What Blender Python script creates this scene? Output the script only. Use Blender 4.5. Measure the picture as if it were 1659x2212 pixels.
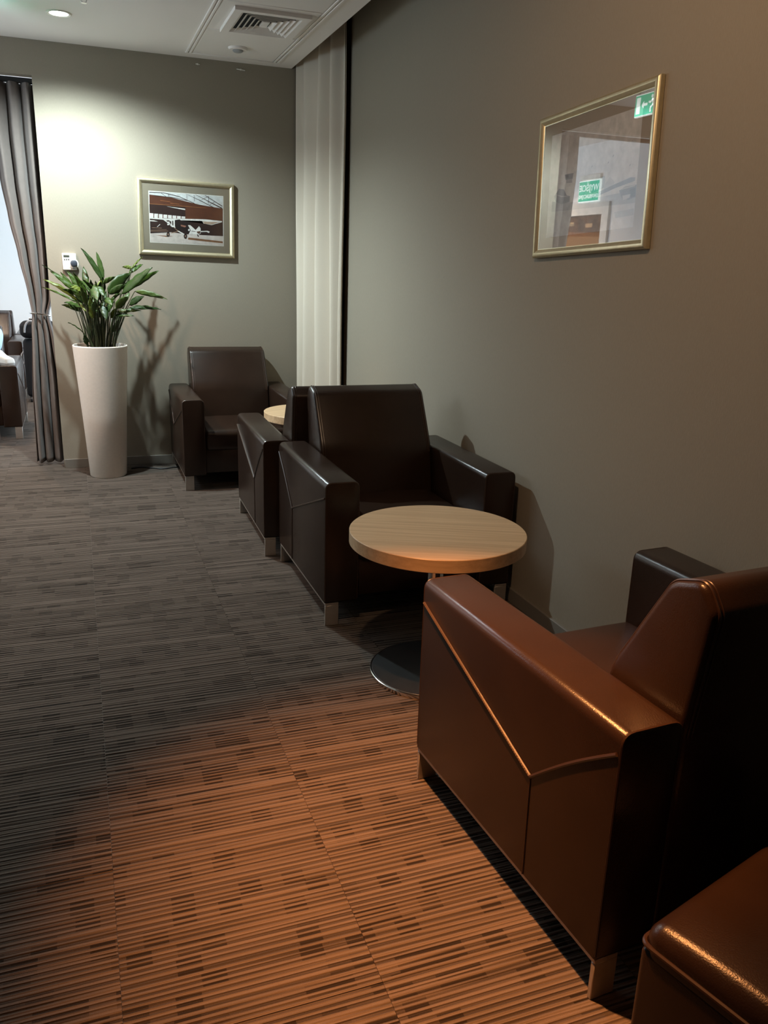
import bpy, bmesh, math, random
from mathutils import Vector, Matrix, Euler
random.seed(7)
for o in list(bpy.data.objects): bpy.data.objects.remove(o)
scene = bpy.context.scene
COL = scene.collection
PI = math.pi

# ------------------------------------------------------------------ camera
CH = 1.5                                        # camera height
FPX, YAW, PITCH, ROLL = 1766.65, math.radians(-20.4895), math.radians(16.6793), math.radians(1.7881)
IW, IH = 1659, 2212
_f = Vector((-math.sin(YAW)*math.cos(PITCH), math.cos(YAW)*math.cos(PITCH), -math.sin(PITCH)))
_r0 = Vector((math.cos(YAW), math.sin(YAW), 0)); _u0 = _r0.cross(_f)
_r = math.cos(ROLL)*_r0 + math.sin(ROLL)*_u0
_u = -math.sin(ROLL)*_r0 + math.cos(ROLL)*_u0
cd = bpy.data.cameras.new('camera'); cam = bpy.data.objects.new('camera', cd); COL.objects.link(cam)
cd.sensor_fit = 'VERTICAL'; cd.sensor_height = 24; cd.lens = FPX*24/IH
cd.clip_start = 0.02
cam.matrix_world = Matrix((( _r.x, _u.x, -_f.x, 0), (_r.y, _u.y, -_f.y, 0), (_r.z, _u.z, -_f.z, CH), (0, 0, 0, 1)))
scene.camera = cam
def ray(x, y): return _f + _r*((x-IW/2)/FPX) - _u*((y-IH/2)/FPX)
def at_y(x, y, Y):
    d = ray(x, y); t = Y/d.y
    return Vector((d.x*t, Y, CH+d.z*t))
def at_x(x, y, X):
    d = ray(x, y); t = X/d.x
    return Vector((X, d.y*t, CH+d.z*t))

# ------------------------------------------------------------------ world, exposure
w = bpy.data.worlds.new('World'); scene.world = w; w.use_nodes = True
bg = w.node_tree.nodes['Background']
bg.inputs[0].default_value = (0.72, 0.88, 1.0, 1); bg.inputs[1].default_value = 6.2
vs = scene.view_settings
vs.view_transform = 'Standard'; vs.look = 'None'; vs.exposure = 0.15; vs.gamma = 1.0; vs.use_curve_mapping = False

COOL = (0.82, 0.98, 1.0); WARM = (1.0, 0.36, 0.10); SPILL = (1.0, .66, .40)
# strengths of the ceiling lamps (W): used by the fixtures further down
P_COOL, P_WARM_CORE, P_WARM_SPILL, P_FAR, P_ENTRY = 260, 800, 52, 160, 130

# ------------------------------------------------------------------ materials
def srgb(r, g, b):
    return tuple(((c/255)/12.92 if c/255 <= .04045 else ((c/255+.055)/1.055)**2.4) for c in (r, g, b)) + (1,)
MATS = {}
def mat(name, col=(.5, .5, .5), rough=.6, metal=0, spec=.5, noise=None, bump=0, bscale=200, emit=None, es=0, coat=0, sheen=0, coords='Object', stretch=None):
    m = bpy.data.materials.new(name); m.use_nodes = True; MATS[name] = m
    n, l = m.node_tree.nodes, m.node_tree.links
    p = n['Principled BSDF']
    c = tuple(col)[:3]+(1,)
    p.inputs['Base Color'].default_value = c
    p.inputs['Roughness'].default_value = rough; p.inputs['Metallic'].default_value = metal
    p.inputs['Specular IOR Level'].default_value = spec
    p.inputs['Coat Weight'].default_value = coat
    p.inputs['Sheen Weight'].default_value = sheen
    if emit: p.inputs['Emission Color'].default_value = tuple(emit)[:3]+(1,); p.inputs['Emission Strength'].default_value = es
    if noise or bump:
        tc = n.new('ShaderNodeTexCoord'); src = tc.outputs[coords]
        if stretch:
            mp = n.new('ShaderNodeMapping'); mp.inputs['Scale'].default_value = stretch
            l.new(src, mp.inputs[0]); src = mp.outputs[0]
        if noise:
            amt, sc = noise
            t = n.new('ShaderNodeTexNoise'); t.inputs['Scale'].default_value = sc; t.inputs['Detail'].default_value = 5
            l.new(src, t.inputs['Vector'])
            r = n.new('ShaderNodeMapRange'); r.inputs[1].default_value = .25; r.inputs[2].default_value = .75
            r.inputs[3].default_value = 1-amt; r.inputs[4].default_value = 1+amt
            l.new(t.outputs['Fac'], r.inputs[0])
            mx = n.new('ShaderNodeVectorMath'); mx.operation = 'SCALE'; mx.inputs[0].default_value = c[:3]
            l.new(r.outputs[0], mx.inputs['Scale']); l.new(mx.outputs[0], p.inputs['Base Color'])
        if bump:
            t2 = n.new('ShaderNodeTexNoise'); t2.inputs['Scale'].default_value = bscale; t2.inputs['Detail'].default_value = 3
            l.new(src, t2.inputs['Vector'])
            b = n.new('ShaderNodeBump'); b.inputs['Strength'].default_value = bump; b.inputs['Distance'].default_value = .002
            l.new(t2.outputs['Fac'], b.inputs['Height']); l.new(b.outputs[0], p.inputs['Normal'])
    return m

M_leather = mat('leather_brown', (.023, .0125, .0082), .27, spec=.40, noise=(.12, 9), bump=.22, bscale=330)
M_leather_seam = mat('leather_seam', (.036, .019, .012), .30, spec=.5)
M_thread = mat('seam_thread', (.10, .065, .042), .5)
M_steel = mat('brushed_steel', (.46, .42, .38), .42, metal=.55, noise=(.08, 40))
M_chrome = mat('chrome', (.75, .75, .75), .12, metal=1)
M_blackplate = mat('black_plate', (.02, .02, .021), .38, noise=(.3, 12))
M_wallfab = mat('wall_fabric', (.30, .263, .208), .85, spec=.2, noise=(.05, 1.0), bump=.25, bscale=1.0, stretch=(420, 420, 60))
M_farwall = mat('far_wall_paint', (.80, .80, .80), .7, bump=.05)
M_ceil = mat('ceiling_paint', (.90, .86, .83), .75, spec=.2, bump=.04, bscale=60)
M_ceil2 = mat('ceiling_tile_paint', (.88, .84, .81), .75, spec=.2, bump=.08, bscale=120)
M_base = mat('baseboard', (.20, .18, .155), .5)
M_dark = mat('niche_dark', (.02, .02, .02), .9)
M_gold = mat('champagne_gold', (.68, .60, .40), .33, metal=.75, noise=(.06, 60))
M_mat = mat('picture_mat', (.26, .225, .165), .9)
M_matR = mat('picture_mat_dark', (.30, .235, .17), .9)
M_white = mat('white_plastic', (.82, .80, .74), .4)
M_pot = mat('planter_plastic', (.90, .82, .74), .5, spec=.35, noise=(.03, 60), bump=.1, bscale=240)
MATS['planter_plastic'].node_tree.nodes['Principled BSDF'].inputs['Subsurface Weight'].default_value = .0
M_soil = mat('soil', (.03, .02, .015), .95, bump=1, bscale=60)
M_curt = mat('cream_curtain', (.66, .585, .485), .85, spec=.15, sheen=.2, noise=(.05, 1.0), bump=.35, bscale=1.0, stretch=(900, 900, 250))
M_gcurt = mat('grey_curtain', (.165, .138, .125), .8, spec=.2, sheen=.15, noise=(.06, 30), bump=.15, bscale=600)
M_gtop = mat('grey_curtain_heading', (.10, .085, .078), .8, spec=.2)
M_darkplastic = mat('dark_plastic', (.02, .02, .022), .5)
M_slate = mat('slate_knob', (.045, .055, .075), .45)
M_lcd = mat('lcd', (.07, .075, .06), .3)
M_case = mat('suitcase_black', (.008, .008, .010), .65, spec=.25, bump=.2, bscale=300)
M_strap = mat('grey_strap', (.35, .36, .38), .5)
M_bag = mat('bag_brown', (.075, .03, .015), .5, noise=(.4, 20), bump=.3, bscale=80)
M_jeans = mat('light_jeans', (.42, .58, .72), .9, noise=(.1, 40), bump=.2, bscale=500)
M_sweat = mat('grey_sweater', (.30, .31, .34), .95, noise=(.1, 60), bump=.3, bscale=300)
M_skin = mat('skin', (.62, .40, .30), .5)
M_hair = mat('hair', (.06, .04, .03), .5)
M_shoe = mat('shoe_white', (.75, .74, .70), .6)
M_sole = mat('shoe_sole', (.30, .28, .26), .7)
M_lamp_c = mat('lamp_cool', (1, 1, 1), .5, emit=(.95, 1, .96), es=14)
M_lamp_w = mat('lamp_warm', (1, 1, 1), .5, emit=WARM, es=14)
M_lamp_f = mat('lamp_neutral', (1, 1, 1), .5, emit=(1, .85, .7), es=10)
M_signgreen = mat('sign_green', (.0, .35, .22), .5, emit=(.0, .50, .30), es=1.7)
M_signwhite = mat('sign_white', (.8, .8, .8), .5, emit=(.85, 1, .95), es=1.7)
M_winframe = mat('window_frame', (.6, .6, .6), .5)

def glass(name, k, ior=1.5):
    m = bpy.data.materials.new(name); m.use_nodes = True
    n, l = m.node_tree.nodes, m.node_tree.links
    n.remove(n['Principled BSDF'])
    out = n['Material Output']
    fr = n.new('ShaderNodeLayerWeight'); fr.inputs[0].default_value = .5          # Schlick: same from both sides of the pane
    pw = n.new('ShaderNodeMath'); pw.operation = 'POWER'; pw.inputs[1].default_value = 5
    l.new(fr.outputs['Facing'], pw.inputs[0])
    sc = n.new('ShaderNodeMath'); sc.operation = 'MULTIPLY_ADD'; sc.inputs[1].default_value = .96; sc.inputs[2].default_value = .04
    l.new(pw.outputs[0], sc.inputs[0])
    mu = n.new('ShaderNodeMath'); mu.operation = 'MULTIPLY'; mu.inputs[1].default_value = k; mu.use_clamp = True
    tr = n.new('ShaderNodeBsdfTransparent'); gl = n.new('ShaderNodeBsdfGlossy'); gl.inputs['Roughness'].default_value = 0.0
    mx = n.new('ShaderNodeMixShader')
    l.new(sc.outputs[0], mu.inputs[0]); l.new(mu.outputs[0], mx.inputs[0])
    l.new(tr.outputs[0], mx.inputs[1]); l.new(gl.outputs[0], mx.inputs[2]); l.new(mx.outputs[0], out.inputs[0])
    return m
M_glass = glass('picture_glass', 2.8)
M_winglass = glass('window_glass', 1.0)

def wood(name, a, b):
    m = bpy.data.materials.new(name); m.use_nodes = True
    n, l = m.node_tree.nodes, m.node_tree.links; p = n['Principled BSDF']
    tc = n.new('ShaderNodeTexCoord'); mp = n.new('ShaderNodeMapping')
    mp.inputs['Scale'].default_value = (1.8, 58, 58); mp.inputs['Rotation'].default_value = (0, 0, 0)
    l.new(tc.outputs['Object'], mp.inputs[0])
    t = n.new('ShaderNodeTexNoise'); t.inputs['Scale'].default_value = 1; t.inputs['Detail'].default_value = 7; t.inputs['Roughness'].default_value = .65
    l.new(mp.outputs[0], t.inputs['Vector'])
    cr = n.new('ShaderNodeValToRGB'); cr.color_ramp.elements[0].position = .3; cr.color_ramp.elements[1].position = .72
    cr.color_ramp.elements[0].color = a+(1,); cr.color_ramp.elements[1].color = b+(1,)
    l.new(t.outputs['Fac'], cr.inputs[0]); l.new(cr.outputs[0], p.inputs['Base Color'])
    p.inputs['Roughness'].default_value = .42
    b_ = n.new('ShaderNodeBump'); b_.inputs['Strength'].default_value = .08; b_.inputs['Distance'].default_value = .002
    l.new(t.outputs['Fac'], b_.inputs['Height']); l.new(b_.outputs[0], p.inputs['Normal'])
    return m
M_wood = wood('oak_laminate', (.48, .325, .185), (.70, .515, .315))

def carpet():
    m = bpy.data.materials.new('ribbed_carpet'); m.use_nodes = True
    n, l = m.node_tree.nodes, m.node_tree.links; p = n['Principled BSDF']
    p.inputs['Roughness'].default_value = .95; p.inputs['Specular IOR Level'].default_value = .1
    def math_(op, a, b=None, c=None):
        k = n.new('ShaderNodeMath'); k.operation = op
        for i, v in enumerate((a, b, c)):
            if v is None: continue
            if isinstance(v, (int, float)): k.inputs[i].default_value = v
            else: l.new(v, k.inputs[i])
        return k.outputs[0]
    def wn(v, dim='1D', w=None):
        k = n.new('ShaderNodeTexWhiteNoise'); k.noise_dimensions = dim
        if dim == '1D': l.new(v, k.inputs['W'])
        else: l.new(v, k.inputs['Vector'])
        return k.outputs['Value']
    def comb(a, b, c=0):
        k = n.new('ShaderNodeCombineXYZ')
        for i, v in enumerate((a, b, c)):
            if isinstance(v, (int, float)): k.inputs[i].default_value = v
            else: l.new(v, k.inputs[i])
        return k.outputs[0]
    def rng(v, a, b, c, d):
        k = n.new('ShaderNodeMapRange'); l.new(v, k.inputs[0])
        for i, q in enumerate((a, b, c, d)): k.inputs[i+1].default_value = q
        return k.outputs[0]
    tc = n.new('ShaderNodeTexCoord'); sp = n.new('ShaderNodeSeparateXYZ'); l.new(tc.outputs['Object'], sp.inputs[0])
    oi = n.new('ShaderNodeObjectInfo'); rnd = math_('MULTIPLY', oi.outputs['Random'], 37.0)
    x = math_('ADD', sp.outputs[0], rnd); y = math_('ADD', sp.outputs[1], rnd)
    # ribs: irregular ridges running along x
    def noise2(fx, fy, det):
        nz = n.new('ShaderNodeTexNoise'); nz.noise_dimensions = '2D'; nz.inputs['Scale'].default_value = 1; nz.inputs['Detail'].default_value = det
        l.new(comb(math_('MULTIPLY', x, fx), math_('MULTIPLY', y, fy)), nz.inputs['Vector']); return nz.outputs['Fac']
    wob = math_('MULTIPLY', noise2(.45, 13, 1), 9.0)
    sn = math_('SINE', math_('ADD', math_('MULTIPLY', y, 2*PI/.0165), wob))
    rib = rng(math_('ADD', sn, math_('MULTIPLY', math_('SUBTRACT', noise2(1.1, 70, 2),   .5), 4.6)), -.75, .35, 0, 1)
    wide = noise2(1.6, 24, 2)
    fine = math_('MULTIPLY_ADD', math_('SINE', math_('MULTIPLY', y, 2*PI/.0085)), .5, .5)
    # blocks of darker yarn
    row = math_('FLOOR', math_('MULTIPLY', y, 1/.05))
    off = wn(row)
    bx = math_('FLOOR', math_('ADD', math_('MULTIPLY', x, 1/.055), math_('MULTIPLY', off, 2)))
    blk = wn(comb(bx, row), '2D')
    dark = rng(blk, .66, .80, 0, 1)
    ribdark = math_('MULTIPLY', math_('SUBTRACT', 1.0, rib), math_('MULTIPLY_ADD', dark, .30, .60))  # grooves between ribs darkened in colour as shade, more so in dark yarn
    ribdark = math_('ADD', ribdark, math_('MULTIPLY', dark, .015))
    ribdark = math_('ADD', ribdark, rng(wide, .3, .7, .15, -.03))
    ribdark = math_('ADD', ribdark, math_('MULTIPLY', fine, .10))
    spk = n.new('ShaderNodeTexNoise'); spk.inputs['Scale'].default_value = 420; l.new(tc.outputs['Object'], spk.inputs['Vector'])
    ribdark = math_('ADD', ribdark, math_('MULTIPLY', math_('SUBTRACT', spk.outputs['Fac'], .5), .35))
    cr = n.new('ShaderNodeMix'); cr.data_type = 'RGBA'
    cr.inputs[6].default_value = (.140, .113, .094, 1); cr.inputs[7].default_value = (.020, .016, .013, 1)
    k = math_('MINIMUM', math_('MAXIMUM', ribdark, 0.0), 1.0)
    l.new(k, cr.inputs[0]); l.new(cr.outputs[2], p.inputs['Base Color'])
    hgt = math_('ADD', rib, math_('MULTIPLY', fine, .35)); hgt = math_('ADD', hgt, math_('MULTIPLY', spk.outputs['Fac'], .3))
    b = n.new('ShaderNodeBump'); b.inputs['Strength'].default_value = .9; b.inputs['Distance'].default_value = .004
    l.new(hgt, b.inputs['Height']); l.new(b.outputs[0], p.inputs['Normal'])
    return m
M_carpet = carpet()

def leafmat():
    m = bpy.data.materials.new('leaf_green'); m.use_nodes = True
    n, l = m.node_tree.nodes, m.node_tree.links; p = n['Principled BSDF']
    oi = n.new('ShaderNodeObjectInfo'); cr = n.new('ShaderNodeValToRGB')
    e = cr.color_ramp.elements
    e[0].color = (.014, .034, .006, 1); e[1].color = (.11, .14, .012, 1); e.new(.5).color = (.036, .072, .008, 1); e.new(.78).color = (.05, .085, .026, 1)
    l.new(oi.outputs['Random'], cr.inputs[0]); l.new(cr.outputs[0], p.inputs['Base Color'])
    p.inputs['Roughness'].default_value = .42; p.inputs['Specular IOR Level'].default_value = .3
    tc = n.new('ShaderNodeTexCoord'); wv = n.new('ShaderNodeTexNoise'); wv.inputs['Scale'].default_value = 60
    l.new(tc.outputs['Object'], wv.inputs['Vector'])
    b = n.new('ShaderNodeBump'); b.inputs['Strength'].default_value = .2; b.inputs['Distance'].default_value = .003
    l.new(wv.outputs['Fac'], b.inputs['Height']); l.new(b.outputs[0], p.inputs['Normal'])
    return m
M_leaf = leafmat()
M_stem = mat('stem_green', (.035, .045, .015), .5)

# ------------------------------------------------------------------ mesh helpers
def link(name, me, m=None, parent=None, loc=(0, 0, 0), rot=(0, 0, 0), smooth=True, ang=38):
    if m is not None:
        for q in (m if isinstance(m, (list, tuple)) else [m]): me.materials.append(q)
    if smooth:
        me.shade_smooth(); me.set_sharp_from_angle(angle=math.radians(ang))
    o = bpy.data.objects.new(name, me); COL.objects.link(o)
    if parent: o.parent = parent
    o.location = loc; o.rotation_euler = rot
    return o
def obj(name, bm, m=None, parent=None, **k):
    me = bpy.data.meshes.new(name); bmesh.ops.recalc_face_normals(bm, faces=bm.faces); bm.to_mesh(me); bm.free()
    return link(name, me, m, parent, **k)
def empty(name, loc=(0, 0, 0), rz=0):
    o = bpy.data.objects.new(name, None); COL.objects.link(o); o.location = loc; o.rotation_euler = (0, 0, rz)
    o.empty_display_size = .1
    return o
def tag(o, label=None, cat=None, group=None, kind=None):
    if label: o['label'] = label
    if cat: o['category'] = cat
    if group: o['group'] = group
    if kind: o['kind'] = kind
    return o
def struct(o, label=None, cat=None):
    o['kind'] = 'structure'
    if label: o['label'] = label
    o['category'] = cat or o.name.split('_')[0]
    return o
def bbox(bm, x0, x1, y0, y1, z0, z1, bev=0, seg=2):
    r = bmesh.ops.create_cube(bm, size=1); vs_ = r['verts']
    for v in vs_:
        v.co = Vector(((x0+x1)/2+v.co.x*(x1-x0), (y0+y1)/2+v.co.y*(y1-y0), (z0+z1)/2+v.co.z*(z1-z0)))
    if bev:
        es = list({e for v in vs_ for e in v.link_edges})
        bmesh.ops.bevel(bm, geom=es, offset=bev, segments=seg, profile=.5, affect='EDGES')
    return bm
def box(name, x0, x1, y0, y1, z0, z1, m, parent=None, bev=0, seg=2, **k):
    return obj(name, bbox(bmesh.new(), x0, x1, y0, y1, z0, z1, bev, seg), m, parent, **k)
def fillet(pts, rad, seg=5):
    out = []; n = len(pts)
    for i, p in enumerate(pts):
        r = rad[i] if isinstance(rad, (list, tuple)) else rad
        p = Vector(p); a = Vector(pts[i-1])-p; b = Vector(pts[(i+1) % n])-p
        if r <= 0: out.append(tuple(p)); continue
        ang = a.angle(b); d = min(r/math.tan(ang/2), a.length*.49, b.length*.49)
        p0 = p+a.normalized()*d; p1 = p+b.normalized()*d
        for k in range(seg+1):
            t = k/seg
            out.append(tuple((1-t)**2*p0+2*t*(1-t)*p+t*t*p1))
    return out
def prism(bm, prof, a0, a1, axis, bev=0, seg=2):
    """profile (u,v) extruded along axis: 'x': (y,z)=(u,v); 'y': (x,z)=(u,v); 'z': (x,y)=(u,v)"""
    def P(u, v, a): return {'x': (a, u, v), 'y': (u, a, v), 'z': (u, v, a)}[axis]
    A = [bm.verts.new(P(u, v, a0)) for u, v in prof]; B = [bm.verts.new(P(u, v, a1)) for u, v in prof]
    n = len(prof)
    fa = bm.faces.new(A[::-1]); fb = bm.faces.new(B)
    for i in range(n): bm.faces.new((A[i], A[(i+1) % n], B[(i+1) % n], B[i]))
    bmesh.ops.recalc_face_normals(bm, faces=bm.faces)
    if bev:
        es = list(fa.edges)+list(fb.edges)
        bmesh.ops.bevel(bm, geom=es, offset=bev, segments=seg, profile=.5, affect='EDGES')
    return bm
def tube(bm, pts, r, n=8, closed=False, taper=None):
    pts = [Vector(p) for p in pts]; N = len(pts); rings = []
    up = None
    for i, p in enumerate(pts):
        if closed: t = pts[(i+1) % N]-pts[i-1]
        else: t = pts[min(i+1, N-1)]-pts[max(i-1, 0)]
        t.normalize()
        if up is None:
            up = t.orthogonal().normalized()
        up = (up-t*up.dot(t))
        if up.length < 1e-6: up = t.orthogonal()
        up.normalize(); s = t.cross(up)
        rr = r if taper is None else r*taper(i/(N-1))
        rings.append([bm.verts.new(p+(up*math.cos(2*PI*k/n)+s*math.sin(2*PI*k/n))*rr) for k in range(n)])
    for i in range(N if closed else N-1):
        a, b = rings[i], rings[(i+1) % N]
        for k in range(n): bm.faces.new((a[k], a[(k+1) % n], b[(k+1) % n], b[k]))
    if not closed:
        bm.faces.new(rings[0][::-1]); bm.faces.new(rings[-1])
    return bm
def lathe(bm, prof, n=48, c=(0, 0)):
    rings = []
    for r, z in prof:
        if r < 1e-6: rings.append([bm.verts.new((c[0], c[1], z))])
        else: rings.append([bm.verts.new((c[0]+r*math.cos(2*PI*k/n), c[1]+r*math.sin(2*PI*k/n), z)) for k in range(n)])
    for a, b in zip(rings, rings[1:]):
        if len(a) == 1 and len(b) == 1: continue
        for k in range(n):
            k2 = (k+1) % n
            if len(a) == 1: bm.faces.new((a[0], b[k], b[k2]))
            elif len(b) == 1: bm.faces.new((a[k], a[k2], b[0]))
            else: bm.faces.new((a[k], a[k2], b[k2], b[k]))
    return bm
def rbox(bm, c, s, r, puff=(0, 0, 0), inner=8, k=4):
    """rounded box, centre c, size s, edge radius r, puff: how far each pair of faces bulges"""
    ax = []
    for i in range(3):
        h = s[i]/2
        e = [h-r+r*math.sin(PI/4*j/k)/math.sin(PI/4) for j in range(1, k+1)]
        mid = [-(h-r)+2*(h-r)*j/inner for j in range(inner+1)]
        ax.append([-q for q in e[::-1]]+mid+e)
    vm = {}
    def V(i, j, l):
        key = (i, j, l)
        if key not in vm:
            p = Vector((ax[0][i], ax[1][j], ax[2][l]))
            q = Vector([max(-(s[a]/2-r), min(s[a]/2-r, p[a])) for a in range(3)])
            d = p-q
            if d.length > 1e-9: p = q+d.normalized()*r
            t = [min(1, abs(p[a])/(s[a]/2)) for a in range(3)]
            for a in range(3):
                b, e = [x for x in range(3) if x != a]
                p[a] += math.copysign(1, p[a])*puff[a]*(1-t[b]**3)*(1-t[e]**3)*(t[a]**3)
            vm[key] = bm.verts.new(p+Vector(c))
        return vm[key]
    n = [len(a)-1 for a in ax]
    for a in range(3):
        b, e = [x for x in range(3) if x != a]
        for side in (0, n[a]):
            for i in range(n[b]):
                for j in range(n[e]):
                    idx = []
                    for di, dj in ((0, 0), (1, 0), (1, 1), (0, 1)):
                        t = [0, 0, 0]; t[a] = side; t[b] = i+di; t[e] = j+dj; idx.append(V(*t))
                    bm.faces.new(idx)
    return bm
def grid(bm, fn, nu, nv):
    vs_ = [[bm.verts.new(fn(i/nu, j/nv)) for j in range(nv+1)] for i in range(nu+1)]
    for i in range(nu):
        for j in range(nv): bm.faces.new((vs_[i][j], vs_[i+1][j], vs_[i+1][j+1], vs_[i][j+1]))
    return bm
def copy_tree(o, parent=None):
    c = o.copy(); COL.objects.link(c)
    if parent is not None: c.parent = parent
    for ch in o.children: copy_tree(ch, c)
    return c
def text_mesh(name, s, size, m, parent, depth=.0006, bold=.0):
    cu = bpy.data.curves.new(name, 'FONT'); cu.body = s; cu.size = size; cu.align_x = 'CENTER'; cu.align_y = 'CENTER'; cu.extrude = depth; cu.offset = bold
    t = bpy.data.objects.new(name, cu); COL.objects.link(t)
    dg = bpy.context.evaluated_depsgraph_get()
    me = bpy.data.meshes.new_from_object(t.evaluated_get(dg))
    bpy.data.objects.remove(t)
    return link(name, me, m, parent, smooth=False)

# ------------------------------------------------------------------ room shell
XW, YB, ZC = 1.84, 6.35, 2.835         # right wall, back wall, ceiling
XL, YF, YFAR = -1.70, -2.8, 11.6       # left wall, wall behind camera, far wall
XFR = 1.75                             # right wall of the far room
XO, ZO = -0.168, 2.625                 # opening edge and head
TW = .09
YN = 5.82                              # where the right wall stops at the window niche
XCE = 1.563                            # edge of the dropped ceiling
floor = box('floor', XL-.2, XW+.5, YF-.2, YFAR+.2, -.12, -.008, M_base, smooth=False)
struct(floor, 'floor of ribbed brown carpet tiles')
T = .54
tile_bm = bbox(bmesh.new(), 0, T-.0004, 0, T-.0004, -.008, 0, .0006, 1)
tile_me = None
ix0, ix1 = math.floor((XL-.02+.015)/T), math.ceil((XW+.015)/T)
iy0, iy1 = math.floor((YF-.02)/T), math.ceil((YFAR-.02)/T)
for j in range(iy0, iy1):
    for i in range(ix0, ix1):
        if tile_me is None:
            t = obj('carpet_tile', tile_bm, M_carpet, floor, smooth=False); tile_me = t.data
        else:
            t = bpy.data.objects.new('carpet_tile', tile_me); COL.objects.link(t); t.parent = floor
        t.location = (-.015+i*T, .24+j*T, 0)

wr = box('wall_right', XW, XW+.25, YF, YN, -.01, 3.4, M_wallfab, smooth=False)
struct(wr, 'taupe fabric covered wall beside the armchairs')
box('niche_side', XW+.25, XW+.30, YN-.06, YB+.2, -.01, 3.4, M_dark, wr, smooth=False)  # near-black colour stands in for the unlit depth behind the curtain
bm = bmesh.new()
bbox(bm, XO, XW+.3, YB, YB+TW, -.01, 3.4)
wb = obj('wall_back', bm, M_wallfab, smooth=False); struct(wb, 'taupe wall with the aeroplane picture and thermostat')
box('wall_section', XL, XO, YB, YB+TW, ZO, 3.4, M_wallfab, wb, smooth=False)
bm = bmesh.new()
LY0, LY1, LZ0, LZ1 = 4.2, 6.15, 1.70, 2.45
bbox(bm, XL-.15, XL, YF, LY0, -.01, 3.4); bbox(bm, XL-.15, XL, LY1, YB+TW, -.01, 3.4)
bbox(bm, XL-.15, XL, LY0, LY1, -.01, LZ0); bbox(bm, XL-.15, XL, LY0, LY1, LZ1, 3.4)
wl = obj('wall_left', bm, M_wallfab, smooth=False); struct(wl, 'taupe wall along the left of the lounge')
wf = box('wall_front', XL-.15, XW+.25, YF-.15, YF, -.01, 3.4, M_wallfab, smooth=False); struct(wf, 'taupe wall behind the viewer')
wfl = box('wall_far_left', XL-.15, XL, YB+TW, YFAR+.15, -.01, 3.4, M_farwall, smooth=False); struct(wfl, 'pale side wall of the bright room beyond')
wfe = box('wall_far_end', XL-.15, XFR+.15, YFAR, YFAR+.15, -.01, 3.4, M_farwall, smooth=False); struct(wfe, 'pale blue-lit end wall of the bright room beyond')
bm = bmesh.new()
WY0, WY1, WZ0, WZ1 = 6.9, 11.3, .12, 2.65
bbox(bm, XFR, XFR+.15, YB+TW, WY0, -.01, 3.4); bbox(bm, XFR, XFR+.15, WY1, YFAR, -.01, 3.4)
bbox(bm, XFR, XFR+.15, WY0, WY1, -.01, WZ0); bbox(bm, XFR, XFR+.15, WY0, WY1, WZ1, 3.4)
wfr = obj('wall_far_right', bm, M_farwall, smooth=False); struct(wfr, 'window wall of the bright room beyond')
def window(name, label, X, y0, y1, z0, z1, NW, facing):
    win = empty(name, (X, (y0+y1)/2, z0)); struct(win, label); ww = (y1-y0)/NW; hy = (y1-y0)/2
    for k in range(NW+1):
        y = k*ww-hy
        box('window_frame', -.03, .03, y-.03, y+.03, 0, z1-z0, M_winframe, win, smooth=False)
    for z in (0, z1-z0-.06):
        box('window_frame', -.03, .03, -hy, hy, z, z+.06, M_winframe, win, smooth=False)
    for k in range(NW):
        y = (k+.5)*ww-hy
        box('pane', -.003, .003, y-ww/2+.03, y+ww/2-.03, .06, z1-z0-.06, M_winglass, win, smooth=False)
    pl = bpy.data.lights.new('window_portal', 'AREA'); pl.shape = 'RECTANGLE'; pl.size = z1-z0; pl.size_y = y1-y0
    pl.cycles.is_portal = True
    po = bpy.data.objects.new('window_portal', pl); COL.objects.link(po); po.location = (X-facing*.09, (y0+y1)/2, (z0+z1)/2)
    po.rotation_euler = (0, -facing*PI/2, 0)                 # facing: +1 lets light in towards +x
window('window_1', 'large window of the bright room beyond', XFR+.07, WY0, WY1, WZ0, WZ1, 4, -1)
window('window_added', 'unseen high window band added in the left wall to light the lounge', XL-.07, LY0, LY1, LZ0, LZ1, 4, 1)  # unseen window, added to bring daylight onto the lounge ceiling

# baseboards
bm = bmesh.new(); bbox(bm, XO+.005, XW-.25, YB-.014, YB, 0, .066, .002, 1)
struct(obj('baseboard_back', bm, M_base), 'narrow grey-brown baseboard under the aeroplane picture')
struct(box('baseboard_right', XW-.014, XW, YF, YN, 0, .066, M_base, bev=.002, seg=1), 'narrow grey-brown baseboard behind the armchairs')

# ceiling: dropped slab, cove by the right wall, panel strip
ce = box('ceiling', XL, XCE, YF, YB, ZC, ZC+.09, M_ceil, smooth=False); struct(ce, 'white dropped ceiling with a strip of square tiles')
box('ceiling_upper', XL-.15, XW+.3, YF-.15, YB+TW, 3.4, 3.5, M_ceil, ce, smooth=False)
fce = box('ceiling_far', XL-.15, XFR+.15, YB+TW, YFAR+.15, ZC, ZC+.1, M_ceil, smooth=False); struct(fce, 'white ceiling of the bright room beyond')
for xx in (.822, 1.418):
    for dx in (-.012, .012):
        box('trim_strip', xx+dx-.008, xx+dx+.008, YF, 6.20, ZC-.008, ZC, M_ceil, ce, bev=.003, seg=1)
box('trim_strip', .80, 1.44, 6.195, 6.207, ZC-.008, ZC, M_ceil, ce, bev=.003, seg=1)
tm = None
for k in range(10):
    y1 = 6.19-.005 if k == 0 else 5.53-(k-1)*.60
    y0 = 5.54 if k == 0 else y1-.593
    if y0 < YF: break
    box('ceiling_tile', .846, 1.394, y0, y1, ZC-.006, ZC, M_ceil2, ce, bev=.003, seg=1)

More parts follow.
